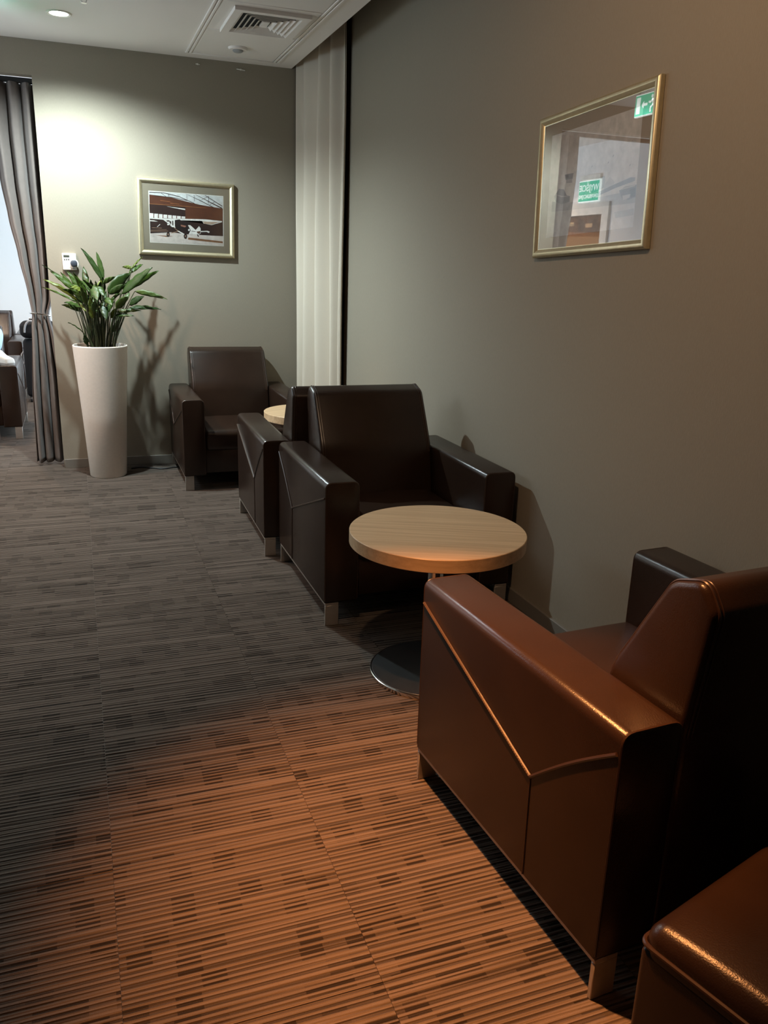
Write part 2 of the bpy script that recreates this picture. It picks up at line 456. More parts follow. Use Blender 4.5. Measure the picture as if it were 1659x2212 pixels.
# ------------------------------------------------------------------ things on the ceiling
vent = empty('ceiling_vent', (1.135, 5.255, ZC-.006)); tag(vent, 'square white louvred air vent in the ceiling tile strip', 'air vent')
def sq_ring(bm, hx, hy, wd, z0, z1, slope=0):
    # square ring: outer half sizes hx,hy; width wd; outer edge at z1 (top), inner edge dropped by slope
    o_ = [(-hx, -hy), (hx, -hy), (hx, hy), (-hx, hy)]; i_ = [(-hx+wd, -hy+wd), (hx-wd, -hy+wd), (hx-wd, hy-wd), (-hx+wd, hy-wd)]
    A = [bm.verts.new((x, y, z0)) for x, y in o_]; B = [bm.verts.new((x, y, z0-slope)) for x, y in i_]
    C_ = [bm.verts.new((x, y, z1)) for x, y in o_]; D = [bm.verts.new((x, y, z1-slope)) for x, y in i_]
    for k in range(4):
        q = (k+1) % 4
        bm.faces.new((A[k], A[q], B[q], B[k])); bm.faces.new((C_[k], C_[q], D[q], D[k]))
        bm.faces.new((A[k], A[q], C_[q], C_[k])); bm.faces.new((B[k], B[q], D[q], D[k]))
    return bm
VX, VY = .215, .255
obj('vent_frame', sq_ring(bmesh.new(), VX, VY, .045, -.020, 0), M_ceil2, vent, smooth=False)
box('vent_backing', -VX+.04, VX-.04, -VY+.04, VY-.04, -.001, .004, M_dark, vent, smooth=False)
for k in range(5):
    a = .045+k*.029
    obj('vane', sq_ring(bmesh.new(), VX-a, VY-a, .020, -.0195, -.018, -.015), M_ceil2, vent, smooth=False)
box('vane_centre', -.02, .02, -.055, .055, -.014, -.002, M_ceil2, vent, smooth=False)

sd = empty('ceiling_speaker', (1.10, 5.915, ZC-.006)); tag(sd, 'small round white detector on the ceiling tile beside the air vent', 'detector')
obj('detector_base', lathe(bmesh.new(), [(0, 0), (.062, 0), (.062, -.006), (.056, -.013), (.04, -.014), (0, -.014)], 32), M_ceil2, sd)
obj('detector_head', lathe(bmesh.new(), [(.034, -.012), (.034, -.02), (.026, -.026), (0, -.028)], 24), M_strap, sd)
sp = empty('sprinkler_head', (.149, 5.129, ZC)); tag(sp, 'small pendent sprinkler head hanging from the ceiling', 'sprinkler')
obj('escutcheon', lathe(bmesh.new(), [(0, 0), (.03, 0), (.028, -.006), (0, -.007)], 24), M_chrome, sp)
obj('sprinkler_body', lathe(bmesh.new(), [(.009, -.005), (.009, -.025), (0, -.025)], 12), M_chrome, sp)
bm = bmesh.new()
tube(bm, [(-.009, 0, -.022), (-.016, 0, -.034), (-.012, 0, -.05), (-.003, 0, -.056)], .0028, 6)
tube(bm, [(.009, 0, -.022), (.016, 0, -.034), (.012, 0, -.05), (.003, 0, -.056)], .0028, 6)
obj('sprinkler_frame', bm, M_chrome, sp)
obj('deflector', lathe(bmesh.new(), [(0, -.056), (.015, -.056), (.015, -.059), (0, -.059)], 16), M_chrome, sp)

def downlight(x, y, m, label, spots, z=ZC, r=.052):
    d = empty('ceiling_downlight', (x, y, z)); tag(d, label, 'downlight')
    obj('trim_ring', lathe(bmesh.new(), [(r, 0), (r+.018, 0), (r+.018, -.004), (r+.012, -.007), (r, -.004), (r, 0)], 40), M_white, d)
    obj('lamp_lens', lathe(bmesh.new(), [(r, -.001), (r*.6, -.005), (0, -.006)], 40), m, d)
    for (pw, col, size, blend, aim, rad) in spots:       # aim: offset of the point the beam is turned to
        L = bpy.data.lights.new('downlight_lamp', 'SPOT'); L.energy = pw; L.color = col; L.spot_size = math.radians(size); L.spot_blend = blend
        L.shadow_soft_size = rad
        lo = bpy.data.objects.new('downlight_lamp', L); COL.objects.link(lo); lo.parent = d; lo.location = (0, 0, -.03)
        lo.rotation_euler = Vector(aim).to_track_quat('-Z', 'Y').to_euler()
    return d
downlight(.024, 5.632, M_lamp_c, 'glowing round downlight in the ceiling above the potted plant', [(P_COOL, COOL, 152, .75, (0, 0, -1), .03)])
downlight(.38, 1.80, M_lamp_w, 'warm downlight in the ceiling above the front armchair', [(P_WARM_CORE, WARM, 46, .95, (.38, -.20, -2.5), .04), (P_WARM_SPILL, SPILL, 125, .8, (.9, .3, -.75), .04)])
downlight(-.80, 5.45, M_lamp_f, 'neutral downlight in the lounge ceiling in front of the opening', [(P_ENTRY, (1, .68, .50), 112, .6, (0, 0, -1), .04)])
downlight(-.75, 8.6, M_lamp_f, 'downlight in the ceiling of the bright room over the armchair', [(P_FAR, (1, .72, .5), 140, .5, (0, 0, -1), .05)])

# ------------------------------------------------------------------ armchairs
CW, CD, AW, AH, AZ = .885, .85, .150, .64, .105
def make_chair():
    root = empty('armchair')
    hx, hy = CW/2, CD/2
    for s in (-1, 1):
        # arm: profile in x,z with soft top edges
        x0, x1 = (-hx, -hx+AW) if s < 0 else (hx-AW, hx)
        prof = fillet([(x0, AZ), (x1, AZ), (x1, AH), (x0, AH)], [.006, .006, .028, .028], 6)
        arm = obj('arm', prism(bmesh.new(), prof, -hy, hy, 'y', .007, 2), M_leather, root, ang=50)
        for e in (-1, 1):                                   # piped end edges
            pr = fillet([(x0+.003, AZ+.01), (x1-.003, AZ+.01), (x1-.003, AH-.003), (x0+.003, AH-.003)], [.006, .006, .027, .027], 5)
            obj('piping', tube(bmesh.new(), [(x, e*(hy-.004), z) for x, z in pr], .0034, 6, True), M_leather_seam, arm)
        # stitched Y seam on the outer face; point of the Y two thirds back
        X = s*hx
        def Pt(a, z): return (X+s*.0008, -hy+a*CD, z)          # a: share of the depth, from the front
        V, D = Pt(.675, .372), Pt(.68, AZ+.005)
        A = Pt(.012, .572); B = Pt(.988, .592)
        def bow(p, q, amt, n=14):
            out = []
            for i in range(n+1):
                t = i/n; c = Vector(p).lerp(Vector(q), t); c.z += amt*math.sin(PI*t); out.append(c)
            return out
        obj('seam', tube(bmesh.new(), bow(A, V, .0), .0045, 6), M_leather_seam, arm)
        obj('seam', tube(bmesh.new(), bow(V, B, .008), .0045, 6), M_leather_seam, arm)
        obj('seam', tube(bmesh.new(), bow(V, D, 0), .0026, 6), M_leather_seam, arm)
        bm = bmesh.new()
        n = 84
        for i in range(n):
            t0, t1 = (i+.15)/n, (i+.8)/n
            p, q = Vector(A).lerp(Vector(V), t0), Vector(A).lerp(Vector(V), t1)
            o_ = Vector((s*.0042, 0, .0012))
            tube(bm, [p+o_, q+o_], .0013, 4)
        obj('stitching', bm, M_thread, arm)
        # steel strap under the arm with two turned-down plate legs
        xa, xb = (x0+.004, x0+.064) if s < 0 else (x1-.064, x1-.004)
        obj('base_rail', bbox(bmesh.new(), xa, xb, -hy+.003, hy-.003, AZ-.012, AZ, .0015, 1), M_steel, root)
        for e in (-1, 1):
            ya, yb = (-hy+.003, -hy+.015) if e < 0 else (hy-.015, hy-.003)
            obj('leg', bbox(bmesh.new(), xa, xb, ya, yb, 0, AZ-.012, .0015, 1), M_steel, root)
    xi = hx-AW
    # seat: domed cushion, front roll with piping and front apron
    obj('seat', rbox(bmesh.new(), (0, -hy+.015+.33, .345), (2*xi-.004, .66, .145), .032, (0, .004, .014)), M_leather, root, ang=60)
    obj('front_apron', bbox(bmesh.new(), -xi+.002, xi-.002, -hy+.03, -hy+.09, AZ+.01, .30, .008, 2), M_leather, root)
    obj('underframe', bbox(bmesh.new(), -xi+.004, xi-.004, -hy+.09, hy-.03, AZ+.03, .275), M_blackplate, root)
    # backrest: leaning slab
    R_ = hy
    prof = [(R_-.285, .40), (R_-.235, .65), (R_-.092, .898), (R_-.008, .926), (R_+.031, .873), (R_-.002, .60), (R_-.004, AZ+.02), (R_-.10, AZ+.02), (R_-.12, .36)]
    prof = fillet(prof, [.02, .25, .055, .035, .035, .1, .01, .01, .01], 6)
    bk = bmesh.new(); prism(bk, prof, -xi+.001, xi-.001, 'x', .015, 3)
    b = obj('backrest', bk, M_leather, root, ang=50)
    # double stitched piping round both side panels of the back
    for s in (-1, 1):
        for off, rr in ((.0145, .0030), (.025, .0018)):
            pts = [(s*(xi-off), y, z) for (y, z) in prof if z > .5]
            # keep order continuous along the outline
            cx, cz = R_-.10, .72
            pts = [(p[0], cx+(p[1]-cx)*1.002, cz+(p[2]-cz)*1.002) for p in pts]
            obj('piping', tube(bmesh.new(), pts, rr, 6), M_leather_seam, b)
    return root
chair = make_chair()
CHAIRS = [
    ((1.033, 5.897), 0, .965, 'dark leather armchair in the corner between the aeroplane picture and the cream curtain'),
    ((1.290, 4.477), PI-math.radians(1.2), .98, 'dark leather armchair standing back to back behind the one at the round table'),
    ((1.3525, 3.555), 0, 1, 'dark leather armchair facing the round table, its back to another armchair'),
    ((1.352, 1.593), PI+math.radians(3.6), 1.02, 'brown leather armchair with stitched side seam in warm light, beside the leather pouf'),
    ((-.93, 7.92), 0, .965, 'brown leather armchair in the bright room, a jeans-clad leg resting on its arm'),
    ((-1.005, 10.14), 0, .965, 'leather armchair in the bright room beside the black suitcase'),
    ((-.985, 11.03), PI, .965, 'armchair by the end wall of the bright room, only its back showing'),
]
GR = 'brown leather armchairs with steel plate legs'
for i, (p, a, sc, lab) in enumerate(CHAIRS):
    c = chair if i == 0 else copy_tree(chair)
    c.scale = (sc, sc, sc); c.location = (p[0], p[1], 0); c.rotation_euler = (0, 0, a)
    tag(c, lab, 'armchair', GR)

# leather pouf in the near corner
pf = empty('leather_pouf', (0, 0, 0)); a = math.radians(16); PS, PL, PH = .44, .56, .42
c0 = Vector((.852, .925, 0)); ex = Vector((math.cos(a), math.sin(a), 0)); ey = Vector((math.sin(a), -math.cos(a), 0))
pc = c0+ex*PL/2+ey*PS/2
pf.location = pc; pf.rotation_euler = (0, 0, a); tag(pf, 'dark brown leather pouf with a piped top edge behind the front armchair', 'pouf')
obj('pouf_body', rbox(bmesh.new(), (0, 0, .03+(PH-.05-.03)/2), (PL, PS, PH-.05-.03), .012, (.004, .004, 0)), M_leather, pf, ang=60)
obj('pouf_cushion', rbox(bmesh.new(), (0, 0, PH-.045), (PL, PS, .09), .032, (0, 0, .022)), M_leather, pf, ang=60)
sqp = fillet([(-PL/2, -PS/2), (PL/2, -PS/2), (PL/2, PS/2), (-PL/2, PS/2)], .022, 6)
obj('piping', tube(bmesh.new(), [(x, y, PH-.040) for x, y in sqp], .005, 8, True), M_leather_seam, pf)
for sx in (-1, 1):
    for sy in (-1, 1):
        obj('foot', lathe(bmesh.new(), [(0, 0), (.02, 0), (.022, .03), (0, .03)], 16, (sx*.22, sy*.17)), M_blackplate, pf)

# ------------------------------------------------------------------ round tables
def make_table():
    root = empty('round_table'); ZT, RT = .575, .327
    obj('table_top', lathe(bmesh.new(), [(0, ZT-.048), (RT-.002, ZT-.048), (RT, ZT-.046), (RT, ZT-.002), (RT-.002, ZT), (0, ZT)], 96), M_wood, root, ang=40)
    obj('column', lathe(bmesh.new(), [(0, .018), (.03, .018), (.03, ZT-.054), (0, ZT-.054)], 32), M_chrome, root)
    obj('mounting_plate', lathe(bmesh.new(), [(0, ZT-.055), (.09, ZT-.055), (.09, ZT-.048), (0, ZT-.048)], 32), M_blackplate, root)
    b = obj('base_plate', lathe(bmesh.new(), [(0, .0), (.232, .0), (.232, .013), (.228, .0165), (.05, .019), (.03, .022), (0, .022)], 80), M_blackplate, root)
    obj('rim', lathe(bmesh.new(), [(.230, .001), (.2365, .001), (.238, .006), (.2365, .013), (.232, .0155), (.229, .0155)], 80), M_chrome, b)
    return root
tb = make_table(); tb.location = (1.195, 2.625, 0); tb.rotation_euler.z = math.radians(-24); tag(tb, 'round wooden table on a black disc base in front of the armchair', 'table', 'round wooden side tables')
tb2 = copy_tree(tb); tb2.scale = (.9, .9, 1); tb2.location = (1.39, 5.19, 0); tb2.rotation_euler.z = .5
tag(tb2, 'round wooden table between the corner armchair and the one facing it', 'table', 'round wooden side tables')

# ------------------------------------------------------------------ framed pictures
def frame_ring(bm, w_, h_, prof):
    """prof: list of (inset from outer edge, height off wall). built in x (width), z (height), -y off the wall"""
    rings = []
    for ins, d in prof:
        hw, hh = w_/2-ins, h_/2-ins
        rings.append([bm.verts.new((x, -d, z)) for x, z in ((-hw, -hh), (hw, -hh), (hw, hh), (-hw, hh))])
    n = len(rings)
    for a_ in range(n):
        A, B = rings[a_], rings[(a_+1) % n]
        for k in range(4):
            q = (k+1) % 4; bm.faces.new((A[k], A[q], B[q], B[k]))
    return bm
def poly_print(name, polys, m_cols, W_, H_, parent, y0):
    """flat print: coloured patches in u,v over a W_ x H_ sheet"""
    bm = bmesh.new(); mats = []; names = {}
    for k, (col, pts) in enumerate(polys):
        if col not in names:
            names[col] = len(mats); mats.append(mat('print_ink', srgb(*col), .7, noise=(.18, 40)))
        y = y0-.00002*(k+1)
        area = sum(pts[i-1][0]*pts[i][1]-pts[i][0]*pts[i-1][1] for i in range(len(pts)))
        vs_ = [bm.verts.new(((u-.5)*W_, y, (v-.5)*H_)) for u, v in (pts if area > 0 else pts[::-1])]
        f = bm.faces.new(vs_); f.material_index = names[col]
    bmesh.ops.triangulate(bm, faces=bm.faces)
    me = bpy.data.meshes.new(name); bm.to_mesh(me); bm.free()
    return link(name, me, mats, parent, smooth=False)
def stroke(a, b, wd):
    a, b = Vector(a), Vector(b); d = (b-a).normalized(); p = Vector((-d.y, d.x))*wd/2
    return [tuple(a+p), tuple(a-p), tuple(b-p), tuple(b+p)]
def ell(cx, cy, rx, ry, n=14): return [(cx+rx*math.cos(2*PI*k/n), cy+ry*math.sin(2*PI*k/n)) for k in range(n)]
FP = [(0, .002), (0, .018), (.004, .023), (.010, .026), (.018, .026), (.026, .021), (.031, .015), (.034, .014), (.034, .002)]

# --- aeroplane picture on the back wall
pb = empty('framed_picture', (.789, YB, 1.786)); pb.rotation_euler = (0, math.radians(.9), 0)
tag(pb, 'gold framed sepia photograph of a small aeroplane in a hangar', 'picture')
fw, fh = .676, .512
obj('picture_frame', frame_ring(bmesh.new(), fw, fh, FP), M_gold, pb, ang=30)
bm = bmesh.new(); bbox(bm, -fw/2+.03, fw/2-.03, -.012, -.003, -fh/2+.03, fh/2-.03)
obj('mat_board', bm, M_mat, pb, smooth=False)
PW, PHt = .515, .338
bmx = bmesh.new(); bbox(bmx, -PW/2-.004, PW/2+.004, -.0124, -.0115, -PHt/2-.004, PHt/2+.004)
obj('bevel_edge', bmx, M_white, pb, smooth=False)
def q3(pts):
    out = []
    for x, y in pts:
        l_ = 278+(y-272)/736*42; r_ = 1340+(y-357)/711*12; u = (x-l_)/(r_-l_)
        t_ = 272+85*u; b_ = 1008+60*u; v = 1-(y-t_)/(b_-t_)
        out.append((min(1, max(0, u)), min(1, max(0, v))))
    return out
def s3(a, b, wd): return q3(stroke(a, b, wd))
SK, BR, DK, VD, GRD, SH, WH, LT = (205, 208, 206), (88, 46, 24), (46, 23, 16), (30, 14, 10), (206, 196, 188), (128, 88, 58), (225, 222, 216), (150, 120, 98)
P = [(SK, [(0, 0), (1, 0), (1, 1), (0, 1)]),
     (BR, q3([(285, 320), (350, 328), (560, 355), (800, 420), (1000, 470), (1345, 530), (1345, 930), (300, 860)])),
     (DK, q3([(285, 455), (800, 505), (800, 640), (290, 590)])),
     (DK, q3([(295, 655), (1345, 715), (1348, 928), (305, 885)])),
     ((94, 50, 27), q3([(805, 515), (1340, 545), (1340, 690), (805, 670)])),
     ((140, 90, 50), q3([(290, 448), (1100, 515), (1100, 522), (290, 456)])),
     ((140, 85, 45), q3([(440, 400), (580, 420), (580, 430), (440, 410)])), ((140, 85, 45), q3([(580, 440), (710, 455), (710, 465), (580, 450)]))]
for k in range(8):
    xa = 297+k*64
    P.append((WH, q3([(xa, 588+k*7), (xa+53, 592+k*7), (xa+53, 658+k*2), (xa, 655+k*2)])))
P += [(WH, q3([(530, 490), (795, 528), (797, 546), (640, 516)])),
      (GRD, q3([(305, 884), (600, 868), (850, 900), (1348, 928), (1352, 1068), (318, 1008)])),
      (SH, q3([(850, 945), (1345, 1005), (1345, 1032), (1000, 995), (840, 975)])), (SH, q3([(380, 908), (545, 918), (640, 925), (540, 936)])),
      (WH, q3([(300, 690), (360, 695), (420, 712), (300, 705)])), (LT, s3((330, 800), (470, 806), 8)), (LT, s3((310, 850), (560, 850), 7)), (LT, s3((320, 835), (540, 828), 5))]
for a_, b_, wd in (((285, 288), (480, 296), 9), ((480, 296), (700, 350), 9), ((700, 350), (930, 452), 8), ((350, 335), (620, 365), 7), ((620, 365), (830, 410), 7),
                   ((800, 310), (1010, 410), 9), ((1010, 410), (1200, 508), 9), ((940, 318), (1330, 525), 16), ((1080, 335), (1335, 495), 11),
                   ((815, 330), (820, 400), 4), ((920, 330), (925, 420), 4), ((1030, 400), (1140, 350), 5), ((1130, 450), (1130, 360), 5), ((1150, 470), (1220, 430), 5), ((550, 310), (560, 350), 5), ((450, 300), (520, 350), 5)):
    P.append((DK, s3(a_, b_, wd)))
P += [(VD, q3([(640, 690), (860, 705), (900, 890), (720, 850), (610, 820)])),
      (WH, q3([(490, 678), (650, 680), (656, 795), (615, 792), (540, 735)])),
      (DK, q3([(520, 700), (560, 690), (600, 710), (600, 760), (560, 780), (520, 760)])), (WH, q3([(540, 715), (575, 712), (580, 730), (545, 735)])), (WH, q3([(545, 745), (580, 742), (575, 762), (548, 765)])),
      (DK, s3((622, 700), (625, 775), 16)), (WH, s3((490, 680), (660, 800), 12)),
      (WH, q3([(300, 655), (520, 666), (1080, 680), (1330, 708), (1330, 724), (1180, 765), (1062, 742), (1040, 704), (700, 692), (480, 684), (300, 668)])),
      ((175, 150, 130), q3([(1045, 712), (1180, 718), (1300, 722), (1180, 758), (1075, 745)])),
      (VD, q3([(660, 690), (720, 680), (740, 700), (700, 715)])),
      ((160, 110, 90), q3([(735, 758), (815, 775), (800, 798), (740, 780)])),
      (WH, q3([(838, 765), (872, 765), (950, 835), (998, 780), (1022, 812), (1022, 888), (990, 906), (850, 898), (880, 840)])),
      ((90, 60, 45), q3([(960, 860), (1020, 850), (1015, 890), (985, 890)])), ((110, 100, 95), s3((890, 850), (950, 862), 10)),
      (WH, q3([(1020, 852), (1120, 848), (1155, 862), (1140, 882), (1110, 865), (1020, 866)])), (WH, q3(ell(855, 835, 14, 16))),
      (LT, s3((600, 880), (720, 850), 9)), (WH, s3((690, 845), (800, 905), 13)), (LT, s3((640, 800), (700, 850), 8)),
      (VD, q3(ell(562, 900, 23, 36))), (LT, q3(ell(562, 900, 9, 16))), (VD, q3(ell(806, 925, 24, 40))), (LT, q3(ell(806, 925, 9, 17))), (VD, s3((975, 900), (992, 935), 14)),
      (WH, s3((405, 790), (445, 750), 9))]
poly_print('photo_print', P, None, PW, PHt, pb, -.0126)
box('glass', -fw/2+.032, fw/2-.032, -.0155, -.0145, -fh/2+.032, fh/2-.032, M_glass, pb, smooth=False)

# --- picture on the right wall (local -y faces -x in the world)
pr = empty('framed_picture', (XW, 2.815, 1.838))
pr.rotation_euler = (Matrix.Rotation(-PI/2, 4, 'Z') @ Matrix.Rotation(math.radians(-2.4), 4, 'Y')).to_euler()
tag(pr, 'champagne framed pale aircraft photograph high on the wall, glass full of reflections', 'picture')
fw2, fh2 = .752, .538
obj('picture_frame', frame_ring(bmesh.new(), fw2, fh2, FP), M_gold, pr, ang=30)
box('mat_board', -fw2/2+.03, fw2/2-.03, -.012, -.003, -fh2/2+.03, fh2/2-.03, M_matR, pr, smooth=False)
PW2, PH2 = .575, .385
def q4(pts):
    out = []
    for x, y in pts:
        # quad of the print in the crop
        l_ = 318-(y-700)*.105; r_ = 1262-(y-600)*.075; u = (x-l_)/(r_-l_)
        t_ = 690-160*u; b_ = 1860-60*u; v = 1-(y-t_)/(b_-t_)
        out.append((min(1, max(0, u)), min(1, max(0, v))))
    return out
A1, A2, A3, A4, A5 = (196, 192, 188), (120, 116, 122), (150, 147, 148), (178, 174, 172), (90, 86, 90)
P2 = [(A1, [(0, 0), (1, 0), (1, 1), (0, 1)]), (A4, q4([(280, 1500), (1215, 1440), (1190, 1860), (200, 1900)])),
      (A3, q4([(290, 1440), (560, 1470), (1210, 1400), (1200, 1540), (280, 1560)])),
      (A2, q4([(455, 1145), (558, 1138), (545, 1205), (462, 1205)])), (A3, q4([(470, 1205), (540, 1200), (540, 1245), (470, 1245)])), (A5, q4([(462, 1150), (500, 1150), (500, 1185), (465, 1185)])),
      (A2, q4([(320, 1380), (380, 1300), (440, 1310), (460, 1380), (510, 1395), (505, 1460), (400, 1480), (330, 1440)])), (A4, q4([(330, 1360), (420, 1385), (500, 1395), (410, 1400)])),
      (A3, q4([(740, 1250), (900, 1210), (890, 1340), (760, 1390)])), (A4, q4([(900, 1300), (950, 1230), (1000, 1290), (960, 1370), (870, 1400)])),
      (A2, q4([(740, 1420), (960, 1330), (1150, 1262), (1195, 1268), (1190, 1305), (1000, 1360), (760, 1450)])),
      (A2, q4([(1040, 1390), (1100, 1355), (1205, 1345), (1200, 1480), (1130, 1500), (1060, 1470)])), (A4, q4([(1050, 1385), (1100, 1360), (1200, 1348), (1190, 1362), (1100, 1380)])),
      (A5, q4([(1140, 1390), (1195, 1380), (1195, 1470), (1150, 1480)])), (A4, q4([(1070, 1450), (1150, 1440), (1140, 1480), (1080, 1500)])),
      (A3, q4([(990, 1620), (1180, 1600), (1180, 1670), (1000, 1690)]))]
for bx_, by_ in ((985, 1005), (765, 1090), (1145, 1130), (935, 1070)): P2.append((A2, q4([(bx_-10, by_+14), (bx_+8, by_-16), (bx_+6, by_+4)])))
poly_print('photo_print', P2, None, PW2, PH2, pr, -.0126)
box('glass', -fw2/2+.032, fw2/2-.032, -.0155, -.0145, -fh2/2+.032, fh2/2-.032, M_glass, pr, smooth=False)

# --- picture and exit sign on the far left wall: they show as reflections in that glass
pl_ = empty('framed_picture', (XL, 8.37, 1.90)); pl_.rotation_euler = (0, 0, PI/2)
tag(pl_, 'white framed sepia landscape on the side wall of the bright room under the exit sign', 'picture')
w3, h3 = 1.16, .66
obj('picture_frame', frame_ring(bmesh.new(), w3, h3, [(0, .002), (0, .03), (.02, .034), (.12, .03), (.125, .01), (.125, .002)]), M_shoe, pl_, ang=30)
P3 = [((150, 112, 78), [(0, 0), (1, 0), (1, 1), (0, 1)]), ((74, 46, 28), [(0, .55), (1, .62), (1, 1), (0, 1)]), ((120, 76, 42), [(0, .45), (1, .5), (1, .62), (0, .55)]),
      ((40, 24, 18), [(.05, .6), (.2, .62), (.3, .9), (.1, .95)]), ((40, 24, 18), [(.35, .6), (.5, .62), (.52, .95), (.38, .9)]), ((170, 140, 105), [(.2, .7), (.34, .7), (.34, .8), (.2, .8)]), ((150, 130, 100), [(.6, .75), (.95, .8), (.95, .9), (.6, .85)])]
poly_print('photo_print', P3, None, w3-.25, h3-.25, pl_, -.008)
es = empty('exit_sign', (XL, 8.20, 2.355)); es.rotation_euler = (0, 0, PI/2); tag(es, 'green emergency exit sign with white Polish lettering on the bright room wall', 'sign')
box('sign_panel', -.20, .20, -.025, 0, -.11, .11, M_signwhite, es, bev=.004, seg=1)
box('sign_face', -.19, .19, -.0265, -.0255, -.10, .10, M_signgreen, es, smooth=False)
box('sign_bracket', -.2, .18, -.03, 0, .118, .165, M_white, es, bev=.003, seg=1)
for s_, z_, sz in (('WYJŚCIE', .03, .092), ('EWAKUACYJNE', -.055, .052)):
    t_ = text_mesh('lettering', s_, sz, M_signwhite, es, bold=.001); t_.rotation_euler = (PI/2, 0, 0); t_.location = (0, -.0275, z_)
# hanging pictogram sign in the lounge, outside the frame, seen only in the picture glass
rs = empty('exit_pictogram_sign', (-.36, 5.50, 2.69)); rs.rotation_euler = (0, 0, PI/2); tag(rs, 'green running man exit sign hanging from the lounge ceiling', 'sign')
box('sign_panel', -.15, .15, -.012, .012, -.075, .075, M_signwhite, rs, bev=.003, seg=1)
for k in (-1, 1): box('hanger_rod', k*.12-.003, k*.12+.003, -.003, .003, .075, ZC-2.69, M_steel, rs)
for fy in (-1,):
    box('sign_face', -.145, .145, -.0128, -.0122, -.068, .068, M_signgreen, rs, smooth=False)
    box('door_symbol', .085, .13, -.0136, -.0130, -.055, .055, M_signwhite, rs, smooth=False)
    bm = bmesh.new(); prism(bm, [(.0, -.009), (.042, -.009), (.042, -.026), (.07, 0), (.042, .026), (.042, .009), (.0, .009)], -.0136, -.0130, 'y'); obj('arrow_symbol', bm, M_signwhite, rs, smooth=False)
    bm = bmesh.new()
    prism(bm, ell(-.05, .045, .012, .012), -.0136, -.0130, 'y')
    for a_, b_ in (((-.055, .03), (-.065, -.01)), ((-.065, -.01), (-.035, -.03)), ((-.035, -.03), (-.04, -.058)), ((-.065, -.01), (-.09, -.04)), ((-.09, -.04), (-.115, -.04)), ((-.055, .025), (-.03, .005)), ((-.03, .005), (-.012, .015)), ((-.055, .025), (-.085, .015))):
        prism(bm, stroke(a_, b_, .014), -.0136, -.0130, 'y')
    obj('man_symbol', bm, M_signwhite, rs, smooth=False)

# ------------------------------------------------------------------ thermostat, wall clip and glint strip
th = empty('thermostat', (-.024, YB, 1.469)); tag(th, 'cream wall thermostat with a small display and dark round knob', 'thermostat')
obj('housing', bbox(bmesh.new(), -.046, .046, -.024, 0, -.056, .056, .005, 2), M_white, th)
box('display', -.036, .002, -.0252, -.0238, .029, .043, M_lcd, th, smooth=False)
for k in range(3):
    box('button', -.033+k*.013, -.027+k*.013, -.0262, -.0238, .009, .019, M_darkplastic, th, bev=.0008, seg=1)
bm = bmesh.new()
for r0, r1, y0, y1, mm in ((.034, .034, -.0255, -.024, 0),):
    pass
dial = lathe(bmesh.new(), [(0, .024), (.034, .024), (.034, .026), (.024, .026), (0, .026)], 32)
obj('dial_ring', dial, M_white, th, loc=(.025, 0, -.012), rot=(PI/2, 0, 0))
obj('knob', lathe(bmesh.new(), [(0, .025), (.023, .025), (.022, .046), (.018, .049), (0, .049)], 32), M_slate, th, loc=(.028, 0, -.010), rot=(PI/2, 0, 0))
box('indicator', .01, .03, -.0262, -.025, -.046, -.043, M_strap, th, smooth=False)
for (px, py, ln) in ((427, 139, .028), (520, 151, .06)):  # short one a clip, long one a reflection built as white strip
    p = at_y(px, py, YB)
    o = empty('cable_clip', (p.x, YB, p.z)); tag(o, 'small white clip on the taupe wall just below the ceiling' if ln < .05 else 'longer white strip standing in for a reflection on the taupe wall just below the ceiling', 'clip')
    box('clip_strip', -ln/2, ln/2, -.007, 0, -.003, .003, M_white, o, bev=.001, seg=1, rot=(0, math.radians(4), 0))
    box('clip_head', -.004, .004, -.010, 0, -.005, .005, M_white, o, bev=.001, seg=1)

# ------------------------------------------------------------------ curtains
cu = empty('cream_curtain', (1.70, 5.78, 0)); tag(cu, 'cream full-length curtain hanging in the corner from the ceiling slot', 'curtain')
Y0c, Y1c = 5.80-5.78, 6.335-5.78
def cf(u, v):
    z = .015+(3.12-.015)*v
    ph = 2*PI*4.4*(u+.10*math.sin(5.2*u+.6)*u+.05*(1-v)*math.sin(7*u+1))+1.5*math.sin(2.3*v+3*u)+.5*math.sin(5*v+7*u)
    amp = (.028+.040*min(1, u*2.0))*(.80+.35*math.sin(3.1*u+1.2*v+.4))*(.72+.28*min(1, (1-v)*2.5))
    x = .076-.168*u*(1-.0*v)+amp*(1-.25*u)*(math.sin(ph)+.22*math.sin(2*ph+.8))
    y = Y0c+(Y1c-Y0c)*u+.012*math.cos(ph)*min(1, u*8, (1-u)*8)
    return (x, y, z)
c_ = obj('curtain_fabric', grid(bmesh.new(), cf, 170, 60), M_curt, cu)
sm = c_.modifiers.new('thickness', 'SOLIDIFY'); sm.thickness = .004
bm = bmesh.new(); grid(bm, lambda u, v: (cf(u*.028, v)[0]-.004, cf(u*.028, v)[1], cf(u*.028, v)[2]), 3, 40)
h_ = obj('side_hem', bm, M_curt, cu); h_.modifiers.new('thickness', 'SOLIDIFY').thickness = .003
box('curtain_track', -.02, .02, Y0c-.005, Y1c, 3.12, 3.16, M_white, cu)

gc = empty('grey_curtain', (XO, YB+TW+.07, 0)); tag(gc, 'dark grey-brown curtain tied back at the side of the opening', 'curtain')
ZT_, ZTIE = 2.60, 1.10
def interp(tbl, z):
    for (a_, xa), (b_, xb) in zip(tbl, tbl[1:]):
        if a_ <= z <= b_:
            t = (z-a_)/(b_-a_); return xa+(xb-xa)*(t*t*(3-2*t)*.5+t*.5)
    return tbl[-1][1] if z > tbl[-1][0] else tbl[0][1]
